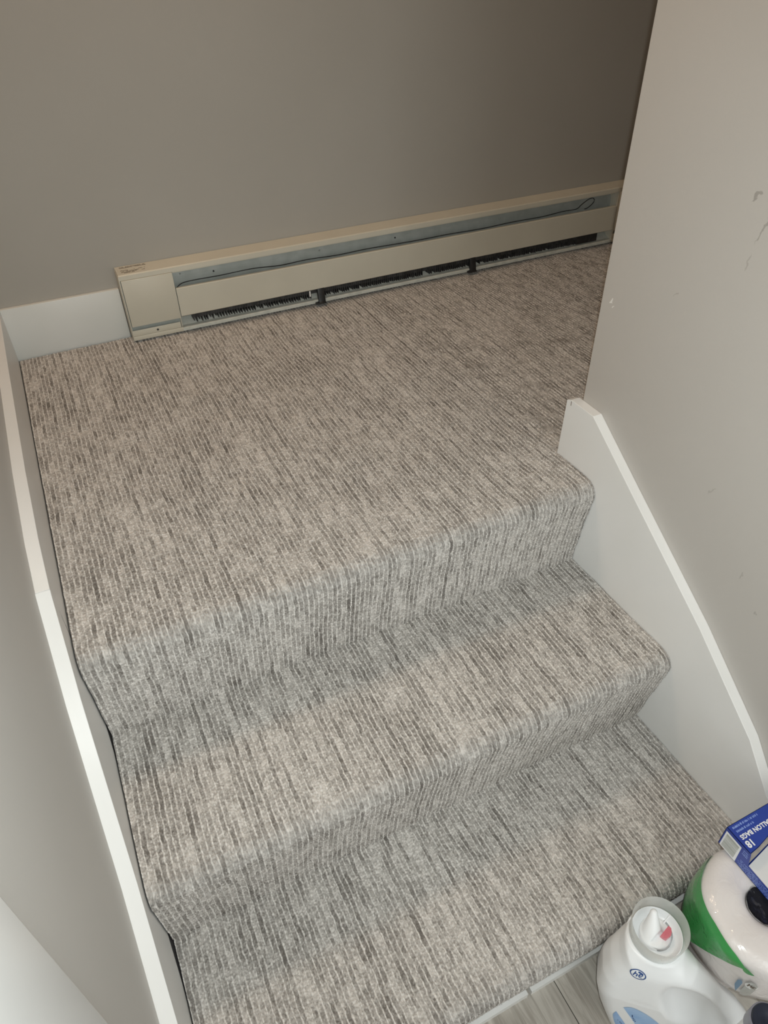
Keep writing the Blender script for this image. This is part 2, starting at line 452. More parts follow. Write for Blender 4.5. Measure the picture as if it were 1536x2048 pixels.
def carpet_grid(path, s, x0, x1, dx, T=None, nose=-9.0):
    """displaced sheet along a (y,z) path; returns verts, faces, ru, rs"""
    xs = np.linspace(x0, x1, int(round((x1 - x0) / dx)) + 1)
    if T is None: T = np.gradient(path, axis=0)
    T = T / np.linalg.norm(T, axis=1)[:, None]
    Nn = np.stack([T[:, 1], -T[:, 0]], 1)              # left of travel (-y) is up
    S, X = np.meshgrid(s, xs, indexing='ij')
    ru = X / PITCH + .9 * (vnoise(S * 5 + 5, X * 4, 1) - .5) + .20 * (vnoise(S * 60, X * 60, 2) - .5) + .20 * (vnoise(S * 190, X * 130, 12) - .5)
    fr = ru - np.floor(ru); row = np.floor(ru)
    rnd = vnoise(row * 5.3 + 100.5, row * 0 + .5, 3)
    cw = np.clip(1 - ((fr - .18) / .19) ** 2, 0, 1) ** .5
    bead = np.abs(np.sin(np.pi * (S / .0048 + rnd * 7 + 1.5 * vnoise(S * 70, row * 3.1, 4))))
    h1 = cw * (.0014 + .0026 * bead ** .7)
    # loops of the broad row: two staggered files of small rounded tufts
    f2 = np.clip((fr - .36) / .64, 0, 1) * 2; sub = np.floor(f2); u = f2 - sub
    ph = S / .0037 + .55 * sub + rnd * 5 + 1.7 * vnoise(S * 110, row * 2.3 + sub * .9, 5) + .35 * (u - .5)
    c_ = np.floor(ph); w_ = ph - c_
    lr = vnoise(c_, np.floor(row * 13 + sub * 5), 10)
    lb = vnoise(np.floor(S / .0048 + rnd * 7), row * 3.0, 13)
    lc = np.where(fr < .36, lb, lr)
    tuft = np.clip(1 - (2 * u - 1) ** 2 * .8 - (2 * w_ - 1) ** 2 * .9, 0, 1) ** .5
    h2 = (.0003 + .0031 * tuft * (.6 + .6 * lr)) * (fr > .355)
    h = np.maximum(h1, h2) + .0006 * (vnoise(S * 420, X * 420, 7) - .5)
    # soft unevenness of the underlay
    h = h + .004 * (vnoise(S * 9, X * 8, 8) - .5) + .002 * (vnoise(S * 26, X * 22, 9) - .5)
    Y = path[:, 0][:, None] + Nn[:, 0][:, None] * h
    Z = path[:, 1][:, None] + Nn[:, 1][:, None] * h - .0032
    V = np.stack([X, Y, Z], -1).reshape(-1, 3)
    n, m = S.shape
    I = np.arange(n * m).reshape(n, m)
    F = np.stack([I[:-1, :-1], I[1:, :-1], I[1:, 1:], I[:-1, 1:]], -1).reshape(-1, 4)
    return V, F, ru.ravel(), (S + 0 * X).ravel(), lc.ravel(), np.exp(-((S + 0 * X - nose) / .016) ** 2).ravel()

def sheet(name, grids, parent):
    V = []; F = []; R = []; S = []; L = []; D = []; o = 0
    for (v, f, r, s, l, d) in grids:
        D.append(d)
        V.append(v); F.append(f + o); R.append(r); S.append(s); L.append(l); o += len(v)
    V = np.concatenate(V).astype(np.float32); F = np.concatenate(F).astype(np.int32)
    me = bpy.data.meshes.new(name)
    me.vertices.add(len(V)); me.vertices.foreach_set('co', V.ravel())
    me.loops.add(len(F) * 4); me.loops.foreach_set('vertex_index', F.ravel())
    me.polygons.add(len(F)); me.polygons.foreach_set('loop_start', np.arange(0, len(F) * 4, 4, dtype=np.int32))
    try: me.polygons.foreach_set('loop_total', np.full(len(F), 4, dtype=np.int32))
    except Exception: pass
    me.polygons.foreach_set('use_smooth', np.ones(len(F), dtype=bool))
    a = me.attributes.new('ru', 'FLOAT', 'POINT'); a.data.foreach_set('value', np.concatenate(R).astype(np.float32))
    a = me.attributes.new('rs', 'FLOAT', 'POINT'); a.data.foreach_set('value', np.concatenate(S).astype(np.float32))
    a = me.attributes.new('lc', 'FLOAT', 'POINT'); a.data.foreach_set('value', np.concatenate(L).astype(np.float32))
    a = me.attributes.new('soil_shade', 'FLOAT', 'POINT'); a.data.foreach_set('value', np.concatenate(D).astype(np.float32))
    me.update(calc_edges=True)
    return link(name, me, M_carpet, parent)

def nose_path(start, nose, foot, r):
    """tread line from start, rounded nose, leaning riser to foot; returns (tread pts, riser pts)"""
    ny, nz = nose
    d = Vector((foot[0] - (ny), foot[1] - (nz - .030))).normalized()      # riser direction below the roll
    ang_end = math.atan2(-d.x, d.y)
    pts = [start, (ny + .07, nz + .0005), (ny + .045, nz + .0005)]
    cy, cz = ny + r, nz - r
    arc = []
    a0, a1 = math.pi / 2, math.pi + math.atan2(d.x, -d.y)
    for k in range(13):
        a = a0 + (a1 - a0) * k / 12
        arc.append((cy + r * math.cos(a), cz + r * math.sin(a)))
    k = 7
    tread = pts + arc[:k]
    e = arc[-1]
    mid = ((e[0] * .5 + foot[0] * .5) + .002, (e[1] + foot[1]) * .5)
    riser = arc[k - 1:] + [mid, foot, ]
    return tread, riser

stairs = tag(empty('carpeted_staircase', (0, 0, 0)), 'grey ribbed loop-pile carpeted stairs with a landing and two lower steps', 'staircase')
s_off = 0.0
starts = [(.958, 0.0), FOOT[0], FOOT[1]]
DS, DX = .0014, .0012
cores = [
    [(.965, -.006), (.04, -.006), (.045, -.19), (.045, -.30), (.965, -.30)],
    [(.045, -.197), (-.205, -.197), (-.195, -.38), (-.195, -.45), (.045, -.45)],
    [(-.196, -.389), (-.445, -.389), (-.440, ZF), (-.196, ZF)],
]
pn = ['landing', 'step', 'step']
for i in range(3):
    core = link(pn[i], from_bm(prism(cores[i], 'x', .006, W - .006)), M_ply, stairs)
    tr, rs_ = nose_path(starts[i], NOSE[i], FOOT[i], .021)
    p1, s1 = resample(tr, DS); p2, s2 = resample(rs_, DS)
    full = np.concatenate([p1, p2[1:]]); TT = np.gradient(full, axis=0); n1 = len(p1)
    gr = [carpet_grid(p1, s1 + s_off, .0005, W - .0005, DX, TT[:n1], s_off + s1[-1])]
    if i == 0:   # landing runs on to the right behind the end of the wall
        p3, s3 = resample([(.958, 0.0), (YE + .022, 0.0)], .0019)
        gr.append(carpet_grid(p3, s3, W - .0005, 2.05, .0019))
    sheet('tread', gr, core)
    s_off += s1[-1]
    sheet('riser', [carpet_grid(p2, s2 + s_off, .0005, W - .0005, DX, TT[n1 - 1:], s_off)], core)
    s_off += s2[-1] + .013
# frayed edges (hem of the last step, dusty edge along the heater) and the painted strip showing under the hem
HX0_ = .375
bm = bmesh.new()
for k in range(900):
    x = random.uniform(.004, W - .01); L = random.uniform(.006, .016); a = random.uniform(-.6, .6)
    y = -.459 + random.uniform(-.002, .002); z = -.553 + random.uniform(-.004, .006)
    w_ = .0006
    q = [Vector((x - w_, y, z)), Vector((x + w_, y, z)), Vector((x + w_ * .5 + L * math.sin(a), y - random.uniform(0, .006), z - L * math.cos(a)))]
    q.append(q[0] + Vector((w_, -w_, 0)))
    v = [bm.verts.new(c) for c in q]
    bm.faces.new((v[0], v[1], v[2])); bm.faces.new((v[1], v[3], v[2])); bm.faces.new((v[3], v[0], v[2]))
for k in range(5000):
    x = random.uniform(HX0_, 1.70); L = random.uniform(.0015, .0045); a = random.uniform(-1.4, 1.4)
    y = .9225 - random.random() ** 2 * .012; z = .0005; w_ = .0006
    q = [Vector((x - w_, y, z)), Vector((x + w_, y, z)), Vector((x + L * math.sin(a), y + random.uniform(-.002, .002), z + abs(L * math.cos(a)) * .7)), Vector((x, y - w_, z))]
    v = [bm.verts.new(c) for c in q]
    bm.faces.new((v[0], v[1], v[2])); bm.faces.new((v[1], v[3], v[2])); bm.faces.new((v[3], v[0], v[2]))
fr_ = link('frayed_edge', from_bm(bm), M_fuzz, stairs); fr_['kind'] = 'stuff'
def strip(x0, x1):
    top = []; n = int((x1 - x0) / .006)
    poly = [(x0, -.4700), (x1, -.4700)]
    back = []
    for k in range(n + 1):
        back.append((x1 - (x1 - x0) * k / n, -.4575 + random.uniform(-.0012, .0012)))
    bm = prism(poly + back, 'z', ZF, ZF + .0145)
    return from_bm(bm)
link('toe_strip', strip(.002, .4705), M_trim, stairs); link('toe_strip', strip(.4775, W - .002), M_trim, stairs)
box('riser_board', .002, W - .002, -.4575, -.445, ZF, -.50, M_trim, stairs)

# ------------------------------------------------------------------ baseboard heater
HX0, HX1 = .2515, 1.77
YH = .9235
ht = tag(empty('baseboard_heater', ((HX0 + HX1) / 2, .95, 0)), 'long cream metal baseboard heater with exposed fins along the back wall', 'heater')
def hp(name, bm, mat, smooth=None, parent=ht):
    me = from_bm(bm, smooth)
    me.transform(Matrix.Translation(-ht.location))
    o = link(name, me, mat, parent); return o
# bent sheet: back, top, front lip
hp('top_cover', prism([(.9725, .120), (.9725, .1625), (.9265, .1595), (.9238, .1575), (.9235, .1480), (.9252, .1480), (.9256, .1560), (.9275, .1575), (.9708, .1607), (.9708, .120)], 'x', HX0 + .001, HX1 - .001), M_cream)
hp('lip_rail', box_bm(.3705, HX1 - .1215, .9275, .9290, .1440, .1478), M_cream)
hp('back_panel', prism([(.9728, .0055), (.9728, .1600), (.9700, .1600), (.9560, .1250), (.9530, .090), (.960, .028), (.9600, .0055)], 'x', HX0 + .004, HX1 - .004), M_grey)
hp('bottom_plate', prism([(.9590, .0055), (.9590, .026), (.9570, .026), (.936, .014), (.9245, .0130), (.9235, .0120), (.9235, .0050), (.9250, .0050)], 'x', HX0 + .002, HX1 - .002), M_plate)
def end_box(x0, x1, label=None):
    e = hp('end_box', box_bm(x0, x0 + .0022, .9235, .9725, .0048, .1560, .0006), M_cream, 40)
    me = from_bm(box_bm(x1 - .0022, x1, .9262, .9725, .0055, .1545, .0006), 40); me.transform(Matrix.Translation(-ht.location))
    link('side_plate', me, M_cream, e)
    me = from_bm(box_bm(x0 + .0035, x1 + (.0 if x0 < 1 else -.0035), .9215, .9262, .0385, .1475, .0012), 40); me.transform(Matrix.Translation(-ht.location))
    cv = link('cover_plate', me, M_cream, e)
    me = from_bm(box_bm(x0 + .0015, x1 - .004, .9235, .9255, .0150, .0290, .0008), 40); me.transform(Matrix.Translation(-ht.location))
    link('lower_strip', me, M_cream, e)
    me = from_bm(box_bm(x0 + .0015, x1, .9230, .9250, .0048, .0148, .0006), 40); me.transform(Matrix.Translation(-ht.location))
    link('foot_strip', me, M_cream, e)
    me = from_bm(box_bm(x0 + .0015, x1 - .002, .9330, .9345, .012, .154, 0)); me.transform(Matrix.Translation(-ht.location))
    link('inner_wall', me, M_grey, e)
    sb = lathe_bm([(0, .0012), (.0016, .0012), (.0026, .0004), (.0026, 0)], 12)
    me = from_bm(sb, 40); me.transform(Matrix.Translation(Vector(((x0 + x1) / 2, .9235, .0215)) - ht.location) @ Matrix.Rotation(math.radians(90), 4, 'X'))
    link('screw', me, M_fin, e)
end_box(HX0, .3690); end_box(1.6520, HX1)
# front panel, folded over at its top edge
hp('front_panel', prism([(.9240, .0410), (.9228, .0425), (.9228, .1075), (.9238, .1092), (.9300, .1095), (.9300, .1080), (.9246, .1075), (.9246, .0425)], 'x', .3705, 1.6500), M_cream)
# heating element: tube with fins, in groups with gaps
hp('element_tube', tube_bm([(.372, .9420, .0500), (1.66, .9420, .0500)], .0045, 10), M_steel, 40)
fb = bmesh.new()
x = .3985
while x < 1.600:
    gap = any(a < x < b for a, b in ((.700, .722), (1.176, 1.196), (1.02, 1.032)))
    if not gap:
        zl = .0185 + random.choice([0, 0, 0, 0, 0, .001, .005]) + random.uniform(-.0005, .0005)
        t = random.uniform(-.0007, .0007)
        pts = [(x, .9270 + random.uniform(0, .001), zl), (x, .9570, zl), (x, .9570, .0640), (x, .9270, .0640)]
        A = [fb.verts.new((q[0] + (t if q[2] < .03 else 0), q[1], q[2])) for q in pts]; B = [fb.verts.new((q[0] + .0022 + (t if q[2] < .03 else 0), q[1], q[2])) for q in pts]
        fb.faces.new(A); fb.faces.new(B[::-1])
        for k in range(4): fb.faces.new((A[k], A[(k + 1) % 4], B[(k + 1) % 4], B[k]))
    x += .0066 if x < .66 else .0058
fo = hp('heating_fins', fb, M_fin); fo['kind'] = 'stuff'
hp('element_shield', prism([(.9290, .0300), (.9290, .0600), (.9560, .0660), (.9560, .0330)], 'x', .3985, 1.600), M_fin)
# black support clips that hook out over the bottom plate
def clip(x):
    poly = [(.9500, .060), (.9240, .046), (.9195, .030), (.9160, .010), (.9110, .0075), (.9120, .0055), (.9200, .0055), (.9250, .014), (.9300, .030), (.9500, .040)]
    c = hp('support_clip', prism(poly, 'x', x, x + .018, .0008), M_black, 40)
    me = from_bm(prism([(x + .001, .9105), (x - .010, .9130), (x - .009, .9200), (x + .001, .9230)], 'z', .0055, .0095, .0006), 40); me.transform(Matrix.Translation(-ht.location))
    link('clip_toe', me, M_black, c)
for x in (.715, 1.162): clip(x)
hp('junction_block', box_bm(1.527, 1.600, .9280, .9500, .0165, .0420, .001), M_black, 40)
hp('white_tab', box_bm(.6925, .6960, .9220, .9232, .0260, .0400, 0), M_trim)
# thin black cable lying along the top of the front panel, looped near its right end
cp = [(.3745, .9290, .1090), (.389, .934, .1150), (.42, .938, .1155), (.48, .938, .1150), (.56, .936, .1175), (.63, .937, .1125), (.70, .938, .1140), (.78, .937, .1118), (.86, .938, .1130), (.94, .937, .1122), (1.02, .938, .1110), (1.10, .938, .1118), (1.20, .937, .1105), (1.30, .938, .1125), (1.40, .938, .1120), (1.47, .940, .1150), (1.519, .942, .1140), (1.538, .944, .1230), (1.562, .946, .1335), (1.578, .947, .1345), (1.584, .946, .1270), (1.575, .944, .1185), (1.557, .940, .1120), (1.545, .937, .1120)]
hp('cable', tube_bm(catmull(cp, 5), .0011, 6), M_black, 60)
# push-in studs and smudges of the grey back panel
for x, z in ((.392, .128), (.47, .1215), (.55, .1400), (.62, .1385), (.74, .124), (.90, .1385), (.95, .122), (1.12, .138), (1.27, .1215), (1.49, .1385), (1.63, .1385)):
    yy = .9560 + (z - .125) * .4
    me = from_bm(lathe_bm([(0, .003), (.0013, .0027), (.0022, .0008), (.0022, 0)], 8), 40)
    me.transform(Matrix.Translation(Vector((x, yy, z)) - ht.location) @ Matrix.Rotation(math.radians(90), 4, 'X'))
    link('stud', me, M_fin if random.random() < .4 else M_grey, ht)
# worn rating label printed on the top: faded lines of small print
lb = bmesh.new()
for ri, (yy, xa, xb) in enumerate(((.9655, .262, .322), (.9615, .262, .318), (.9480, .262, .315), (.9430, .266, .300), (.9385, .262, .312), (.9345, .268, .290))):
    x = xa
    while x < xb:
        L = random.uniform(.0012, .0045)
        if random.random() < .8:
            zz = .1595 + (yy - .9265) * (.003 / .046) + .00025
            v = [lb.verts.new(c) for c in ((x, yy - .0011, zz), (x + L, yy - .0011, zz), (x + L, yy + .0011, zz + .00014), (x, yy + .0011, zz + .00014))]
            lb.faces.new(v)
        x += L + random.uniform(.0004, .0012)
hp('rating_label', lb, M_print)

# ------------------------------------------------------------------ detergent bottle
M_hdpe = mottled('white_hdpe', (.86, .87, .88), (.88, .89, .895), 5, .33, .5)
M_hdpe.node_tree.nodes['Principled BSDF'].inputs['Subsurface Weight'].default_value = .15
M_hdpe.node_tree.nodes['Principled BSDF'].inputs['Subsurface Radius'].default_value = (.02, .02, .02)
M_ink = nmat('navy_ink', (.02, .07, .24), .4, .4)[0]
M_lblue = mottled('label_light_blue', (.25, .44, .74), (.40, .58, .82), 25, .35, .5)
M_mblue = mottled('label_mid_blue', (.22, .40, .70), (.30, .48, .76), 25, .35, .5)
M_yel = nmat('label_yellow', (.80, .72, .18), .4, .5)[0]
M_red = mottled('pink_liquid', (.60, .15, .19), (.66, .20, .24), 60, .15, .6)
def clear_mat(name, tint, solid, a):
    m, nt, b = nmat(name, solid, .22, .5)
    tr = N(nt, 'ShaderNodeBsdfTransparent'); tr.inputs[0].default_value = (*tint, 1)
    fz = N(nt, 'ShaderNodeFresnel', ins={0: 1.45}).outputs[0]
    f = math_n(nt, 'ADD', math_n(nt, 'MULTIPLY', fz, .6), a, clamp=True)
    tl = N(nt, 'ShaderNodeBsdfTranslucent'); tl.inputs[0].default_value = (*solid, 1)
    m2 = N(nt, 'ShaderNodeMixShader', ins={0: .45, 1: b.outputs[0], 2: tl.outputs[0]})
    mx = N(nt, 'ShaderNodeMixShader', ins={0: f, 1: tr.outputs[0], 2: m2.outputs[0]})
    nt.links.new(mx.outputs[0], nt.nodes['Material Output'].inputs[0])
    return m
M_clear = clear_mat('clear_plastic', (.995, 1.0, .995), (.97, .98, .97), .15)

bot = tag(empty('detergent_bottle', (.6032, -.5343, ZF), math.atan2(-.663, .749)), 'white detergent bottle with clear pour collar and blue label at stair foot', 'bottle')
# local x runs along the handle; the side towards the viewer is local -y
prof = np.array([(-.014, .0), (-.034, .055), (-.0475, .095), (-.0580, .138), (-.0570, .180), (-.050, .206), (-.040, .226), (-.0355, .244), (.0365, .244), (.058, .236), (.0985, .193), (.130, .156), (.1500, .128), (.1620, .096), (.1640, .050), (.156, .0)])
def poly_sdf(px, py, P):
    d = np.full(px.shape, 1e9); s = np.ones(px.shape); n = len(P)
    for i in range(n):
        a = P[i]; b = P[i - 1]; e = b - a; wx = px - a[0]; wy = py - a[1]
        t = np.clip((wx * e[0] + wy * e[1]) / (e @ e), 0, 1)
        d = np.minimum(d, (wx - e[0] * t) ** 2 + (wy - e[1] * t) ** 2)
        c1 = py >= a[1]; c2 = py < b[1]; c3 = e[0] * wy > e[1] * wx
        fl_ = (c1 & c2 & c3) | (~c1 & ~c2 & ~c3)
        s = np.where(fl_, -s, s)
    return s * np.sqrt(d)
def smin(a, b, k):
    h = np.clip(.5 + .5 * (b - a) / k, 0, 1); return b * (1 - h) + a * h - k * h * (1 - h)
def smax(a, b, k): return -smin(-a, -b, k)
def bottle_f(X, Y, Z):
    dp = poly_sdf(X, Z, prof)
    r = .024
    hw = .037 - .012 * np.clip((Z - .15) / .085, 0, 1) - .016 * np.clip((X - .04) / .06, 0, 1)
    dy = np.abs(Y + .0195) - hw                       # body is centred a little towards the viewer
    q1 = np.maximum(dp + r, 0); q2 = np.maximum(dy + r, 0)
    body = np.sqrt(q1 ** 2 + q2 ** 2) - r + np.minimum(np.maximum(dp + r, dy + r), 0)
    neck = np.maximum(np.sqrt(X ** 2 + Y ** 2) - .0345 - .12 * np.clip(.242 - Z, 0, .03), np.maximum(Z - .246, .18 - Z))
    f = smin(body, neck, .026)
    # hollow for the hand, on both faces
    ca, sa = math.cos(-.95), math.sin(-.95)
    for sg in (-1, 1):
        yc = -.0195 + sg * .044
        u = (X - .077) * ca + (Z - .150) * sa; v = -(X - .077) * sa + (Z - .150) * ca
        el = (np.sqrt((u / .086) ** 2 + (v / .037) ** 2 + ((Y - yc) / .040) ** 2) - 1) * .036
        f = smax(f, -el, .007)
    return f
bme = sdf_mesh(bottle_f, (-.08, -.072, -.004), (.17, .045, .254), .0026)
bme.materials.append(M_hdpe)
for v in bme.vertices:
    if v.co.z < 0: v.co.z = 0
link('body', bme, None, bot)
bvh = BVHTree.FromPolygons([v.co.copy() for v in bme.vertices], [tuple(q.vertices) for q in bme.polygons])
def decal(me, org, uax, vax, n, lift=.0004):
    """lay a flat mesh (its x,y) onto the bottle skin by casting along -n"""
    org, uax, vax, n = map(Vector, (org, uax, vax, n))
    for v in me.vertices:
        o = org + uax * v.co.x + vax * v.co.y
        h = bvh.ray_cast(o + n * .2, -n)
        v.co = (h[0] + h[1] * lift) if h[0] else o
    return me
def poly_mesh(poly, step=.004):
    bm = bmesh.new(); bm.faces.new([bm.verts.new((q[0], q[1], 0)) for q in poly])
    xs = [q[0] for q in poly]; ys = [q[1] for q in poly]
    for ax, lo, hi in ((0, min(xs), max(xs)), (1, min(ys), max(ys))):
        k = lo + step
        while k < hi:
            co = [0, 0, 0]; no = [0, 0, 0]; co[ax] = k; no[ax] = 1
            bmesh.ops.bisect_plane(bm, geom=bm.verts[:] + bm.edges[:] + bm.faces[:], plane_co=co, plane_no=no); k += step
    return from_bm(bm)
FN = (0, -1, 0)
def front(poly, mat, name, lift=.0004):
    return link(name, decal(poly_mesh(poly), (0, 0, 0), (1, 0, 0), (0, 0, 1), FN, lift), mat, bot)
def arc_pts(pts, n=6): return [(q.x, q.y) for q in catmull([(a, b, 0) for a, b in pts], n)]
front(arc_pts([(-.0178, .1273), (-.009, .1355), (.0039, .1326), (.0199, .1216), (.0376, .1032), (.0474, .0901), (.058, .070), (.062, .040)]) + [(.050, .030), (.030, .040), (.0174, .0596), (-.0013, .0966)], M_lblue, 'label')
front(arc_pts([(-.0237, .1052), (-.0250, .0890), (-.0210, .0700), (-.0147, .0510), (-.0060, .036)]) + [(.010, .040), (.0061, .0481), (-.0086, .0758)], M_mblue, 'label')
front([(.0345 + .008 * math.cos(t * .5236), .072 + .011 * math.sin(t * .5236)) for t in range(12)], M_yel, 'label_dot', .0008)
def strokes(u0, v0, du, dv, n, size, mat, name):
    bm = bmesh.new()
    for k in range(n):
        cx, cy = u0 + du * k, v0 + dv * k
        for j in range(2):
            ox, oy = random.uniform(-.3, .3) * size, random.uniform(-.5, .5) * size
            ww_, hh_ = size * random.uniform(.2, .5), size * random.uniform(.4, 1.0)
            bm.faces.new([bm.verts.new((cx + ox + a * ww_ * .5, cy + oy + b_ * hh_ * .5, 0)) for a, b_ in ((-1, -1), (1, -1), (1, 1), (-1, 1))])
    return link(name, decal(from_bm(bm), (0, 0, 0), (1, 0, 0), (0, 0, 1), FN, .0008), mat, bot)
strokes(-.0018, .1070, .0019, -.0045, 5, .0032, M_ink, 'label_print')
strokes(-.0150, .0740, .0026, -.0050, 6, .0034, M_ink, 'label_print')
# oval emblem on the shoulder: ring with two joined letters
bm = bmesh.new(); n = 40
ro = [bm.verts.new((.0105 * math.cos(k * 2 * math.pi / n), .0088 * math.sin(k * 2 * math.pi / n), 0)) for k in range(n)]
ri = [bm.verts.new((.0090 * math.cos(k * 2 * math.pi / n), .0074 * math.sin(k * 2 * math.pi / n), 0)) for k in range(n)]
for k in range(n): bm.faces.new((ro[k], ro[(k + 1) % n], ri[(k + 1) % n], ri[k]))
def tubeflat(bm, pts, wd):
    for a, c in zip(pts[:-1], pts[1:]):
        a, c = Vector((*a, 0)), Vector((*c, 0)); t = (c - a).normalized(); s_ = Vector((-t.y, t.x, 0)) * wd * .5
        bm.faces.new([bm.verts.new(q) for q in (a - s_, c - s_, c + s_, a + s_)])
tubeflat(bm, [(-.0055, -.0040), (-.0035, .0045)], .0014)
tubeflat(bm, [(-.0045, -.0002), (-.0025, .0015), (-.0008, .0005), (-.0016, -.0040)], .0015)
tubeflat(bm, [(-.0005, .0050), (.0030, .0046), (.0060, .0030)], .0026)
tubeflat(bm, [(.0015, -.0012), (.0052, .0002), (.0060, .0022), (.0040, .0032), (.0018, .0016), (.0012, -.0014), (.0025, -.0038), (.0055, -.0032)], .0014)
me_logo = from_bm(bm)
h = bvh.ray_cast(Vector((-.0180, -.25, .2270)), Vector((0, 1, 0)))
lp0 = h[0]; ln0 = h[1] if h[1].y < 0 else -h[1]
ua = Vector((0, 0, 1)).cross(ln0).normalized(); va = ln0.cross(ua)
link('emblem', decal(me_logo, lp0, ua, va, ln0, .0005), M_ink, bot)
# pour fitting: ring, clear drain-back cup, white insert with a cut spout, pink liquid
link('neck_ring', from_bm(lathe_bm([(.0335, .2395), (.0366, .2395), (.0378, .2410), (.0368, .2430), (.0335, .2430)], 56, True), 50), M_hdpe, bot)
link('clear_collar', from_bm(lathe_bm([(.0350, .2420), (.0355, .2580), (.0364, .2680), (.0378, .2818), (.0374, .2830), (.0366, .2818), (.0353, .2680), (.0344, .2580), (.0339, .2420)], 72, True), 50), M_clear, bot)
link('pour_insert', from_bm(lathe_bm([(0, .2500), (.0230, .2500), (.0262, .2506), (.0300, .2540), (.0328, .2600), (.0335, .2600), (.0338, .2500), (.0337, .2420), (0, .2420)], 56), 50), M_hdpe, bot)
def shell(a0, a1, zt, r0, r1, name, th=.0013, c=(0, 0)):
    """curved wall standing on the insert, from angle a0 to a1, top height zt(t)"""
    bm = bmesh.new(); rows = []
    n = 28
    for j in range(7):
        row = []
        for k in range(n + 1):
            t = k / n; a = math.radians(a0 + (a1 - a0) * t); zz = .2495 + (zt(t) - .2495) * j / 6; r = r0 + (r1 - r0) * j / 6
            row.append(bm.verts.new((c[0] + r * math.cos(a), c[1] + r * math.sin(a), zz)))
        rows.append(row)
    for A, B in zip(rows[:-1], rows[1:]):
        for k in range(n): bm.faces.new((A[k], A[k + 1], B[k + 1], B[k]))
    bmesh.ops.solidify(bm, geom=bm.faces[:], thickness=th)
    return link(name, from_bm(bm, 50), M_hdpe, bot)
shell(-130, 60, lambda t: .2585, .0222, .0215, 'spout_rim', c=(-.001, .0015))
def spout_f(X, Y, Z):
    """slanted cone, cut straight beside the opening"""
    a = np.array([-.0060, -.0040, .2500]); b = np.array([-.0085, .0160, .2800]); e = b - a
    t = np.clip(((X - a[0]) * e[0] + (Y - a[1]) * e[1] + (Z - a[2]) * e[2]) / (e @ e), 0, 1)
    d = np.sqrt((X - a[0] - e[0] * t) ** 2 + (Y - a[1] - e[1] * t) ** 2 + (Z - a[2] - e[2] * t) ** 2) - (.0165 - .0115 * t)
    foot = np.sqrt((X + .001) ** 2 + (Y - .0015) ** 2) - .0205; foot = np.maximum(foot, Z - .2560)
    d = smin(d, foot, .006)
    cut = (X - .0030) * .80 - (Y - .0010) * .60 - np.clip(.2600 - Z, 0, 1) * 30
    d = smax(d, cut, .0015)
    d = np.maximum(d, np.sqrt(X ** 2 + Y ** 2) - .0325)
    return np.maximum(d, .2495 - Z)
sme = sdf_mesh(spout_f, (-.036, -.036, .2470), (.036, .036, .2880), .0012)
link('spout', sme, M_hdpe, bot)
bm = prism([(.0035, -.0045), (.0143, .0115), (.0176, .0090), (.0182, .0040), (.0170, -.0010), (.0118, -.0062), (.0065, -.0062)], 'z', .2510, .2640)
link('pink_liquid', from_bm(bm), M_red, bot)
link('tab', from_bm(tube_bm([(.0070, .0115, .266), (.0125, .0180, .2815)], .0013, 8), 60), M_hdpe, bot)

# ------------------------------------------------------------------ paper roll in plastic wrap
RC = Vector((.745, -.579, ZF)); RR, RH = .085, .295
def film_mat(name, c1, c2, rough=.3):
    m, nt, b = nmat(name, c1, rough, .5, .8)
    tc = N(nt, 'ShaderNodeTexCoord')
    n1 = N(nt, 'ShaderNodeTexNoise', ins={0: tc.outputs['Object'], 'Scale': 45.0, 'Detail': 3.0, 'Distortion': 1.5}).outputs[0]
    n2 = N(nt, 'ShaderNodeTexNoise', ins={0: tc.outputs['Object'], 'Scale': 12.0, 'Detail': 3.0}).outputs[0]
    nt.links.new(mix_col(nt, n2, c1, c2), b.inputs['Base Color'])
    bp = N(nt, 'ShaderNodeBump', ins={'Strength': .5, 'Distance': .004, 'Height': n1})
    nt.links.new(bp.outputs[0], b.inputs['Coat Normal'])
    bp2 = N(nt, 'ShaderNodeBump', ins={'Strength': .25, 'Distance': .003, 'Height': n1})
    nt.links.new(bp2.outputs[0], b.inputs['Normal'])
    return m
M_film = film_mat('wrapped_white_paper', (.76, .71, .69), (.80, .76, .74))
M_green = film_mat('green_film', (.02, .22, .045), (.05, .36, .09), .25)
M_fgrey = film_mat('silver_film', (.42, .43, .40), (.55, .55, .52), .2)
M_fblue = film_mat('blue_film', (.10, .22, .36), (.16, .30, .45), .25)
M_core = film_mat('dark_core_under_film', (.012, .012, .015), (.03, .03, .035), .15)
roll = tag(empty('paper_roll', RC), 'plastic-wrapped white paper roll with green band in the corner by the stairs', 'paper roll')
def drift(z):
    """the loose wrap narrows and leans into the corner below the roll: (dx, dy, radius factor)"""
    t = min(1.0, max(0.0, (.205 - z) / .085)); t = t * t * (3 - 2 * t)
    return .036 * t, .028 * t, 1 - .36 * t
prf = [(0, 0), (.080, 0), (.0835, .004), (RR, .02)] + [(RR, .05 + k * .0125) for k in range(17)] + [(RR, RH - .030)]
for k in range(1, 9):
    a = k / 8 * math.pi / 2
    prf.append((RR - .024 + .024 * math.cos(a), RH - .022 + .022 * math.sin(a) - .001))
prf += [(.045, RH + .0005), (.034, RH - .001), (.029, RH - .003), (.0245, RH - .009), (.0235, RH - .020), (0, RH - .020)]
bm = lathe_bm(prf, 72)
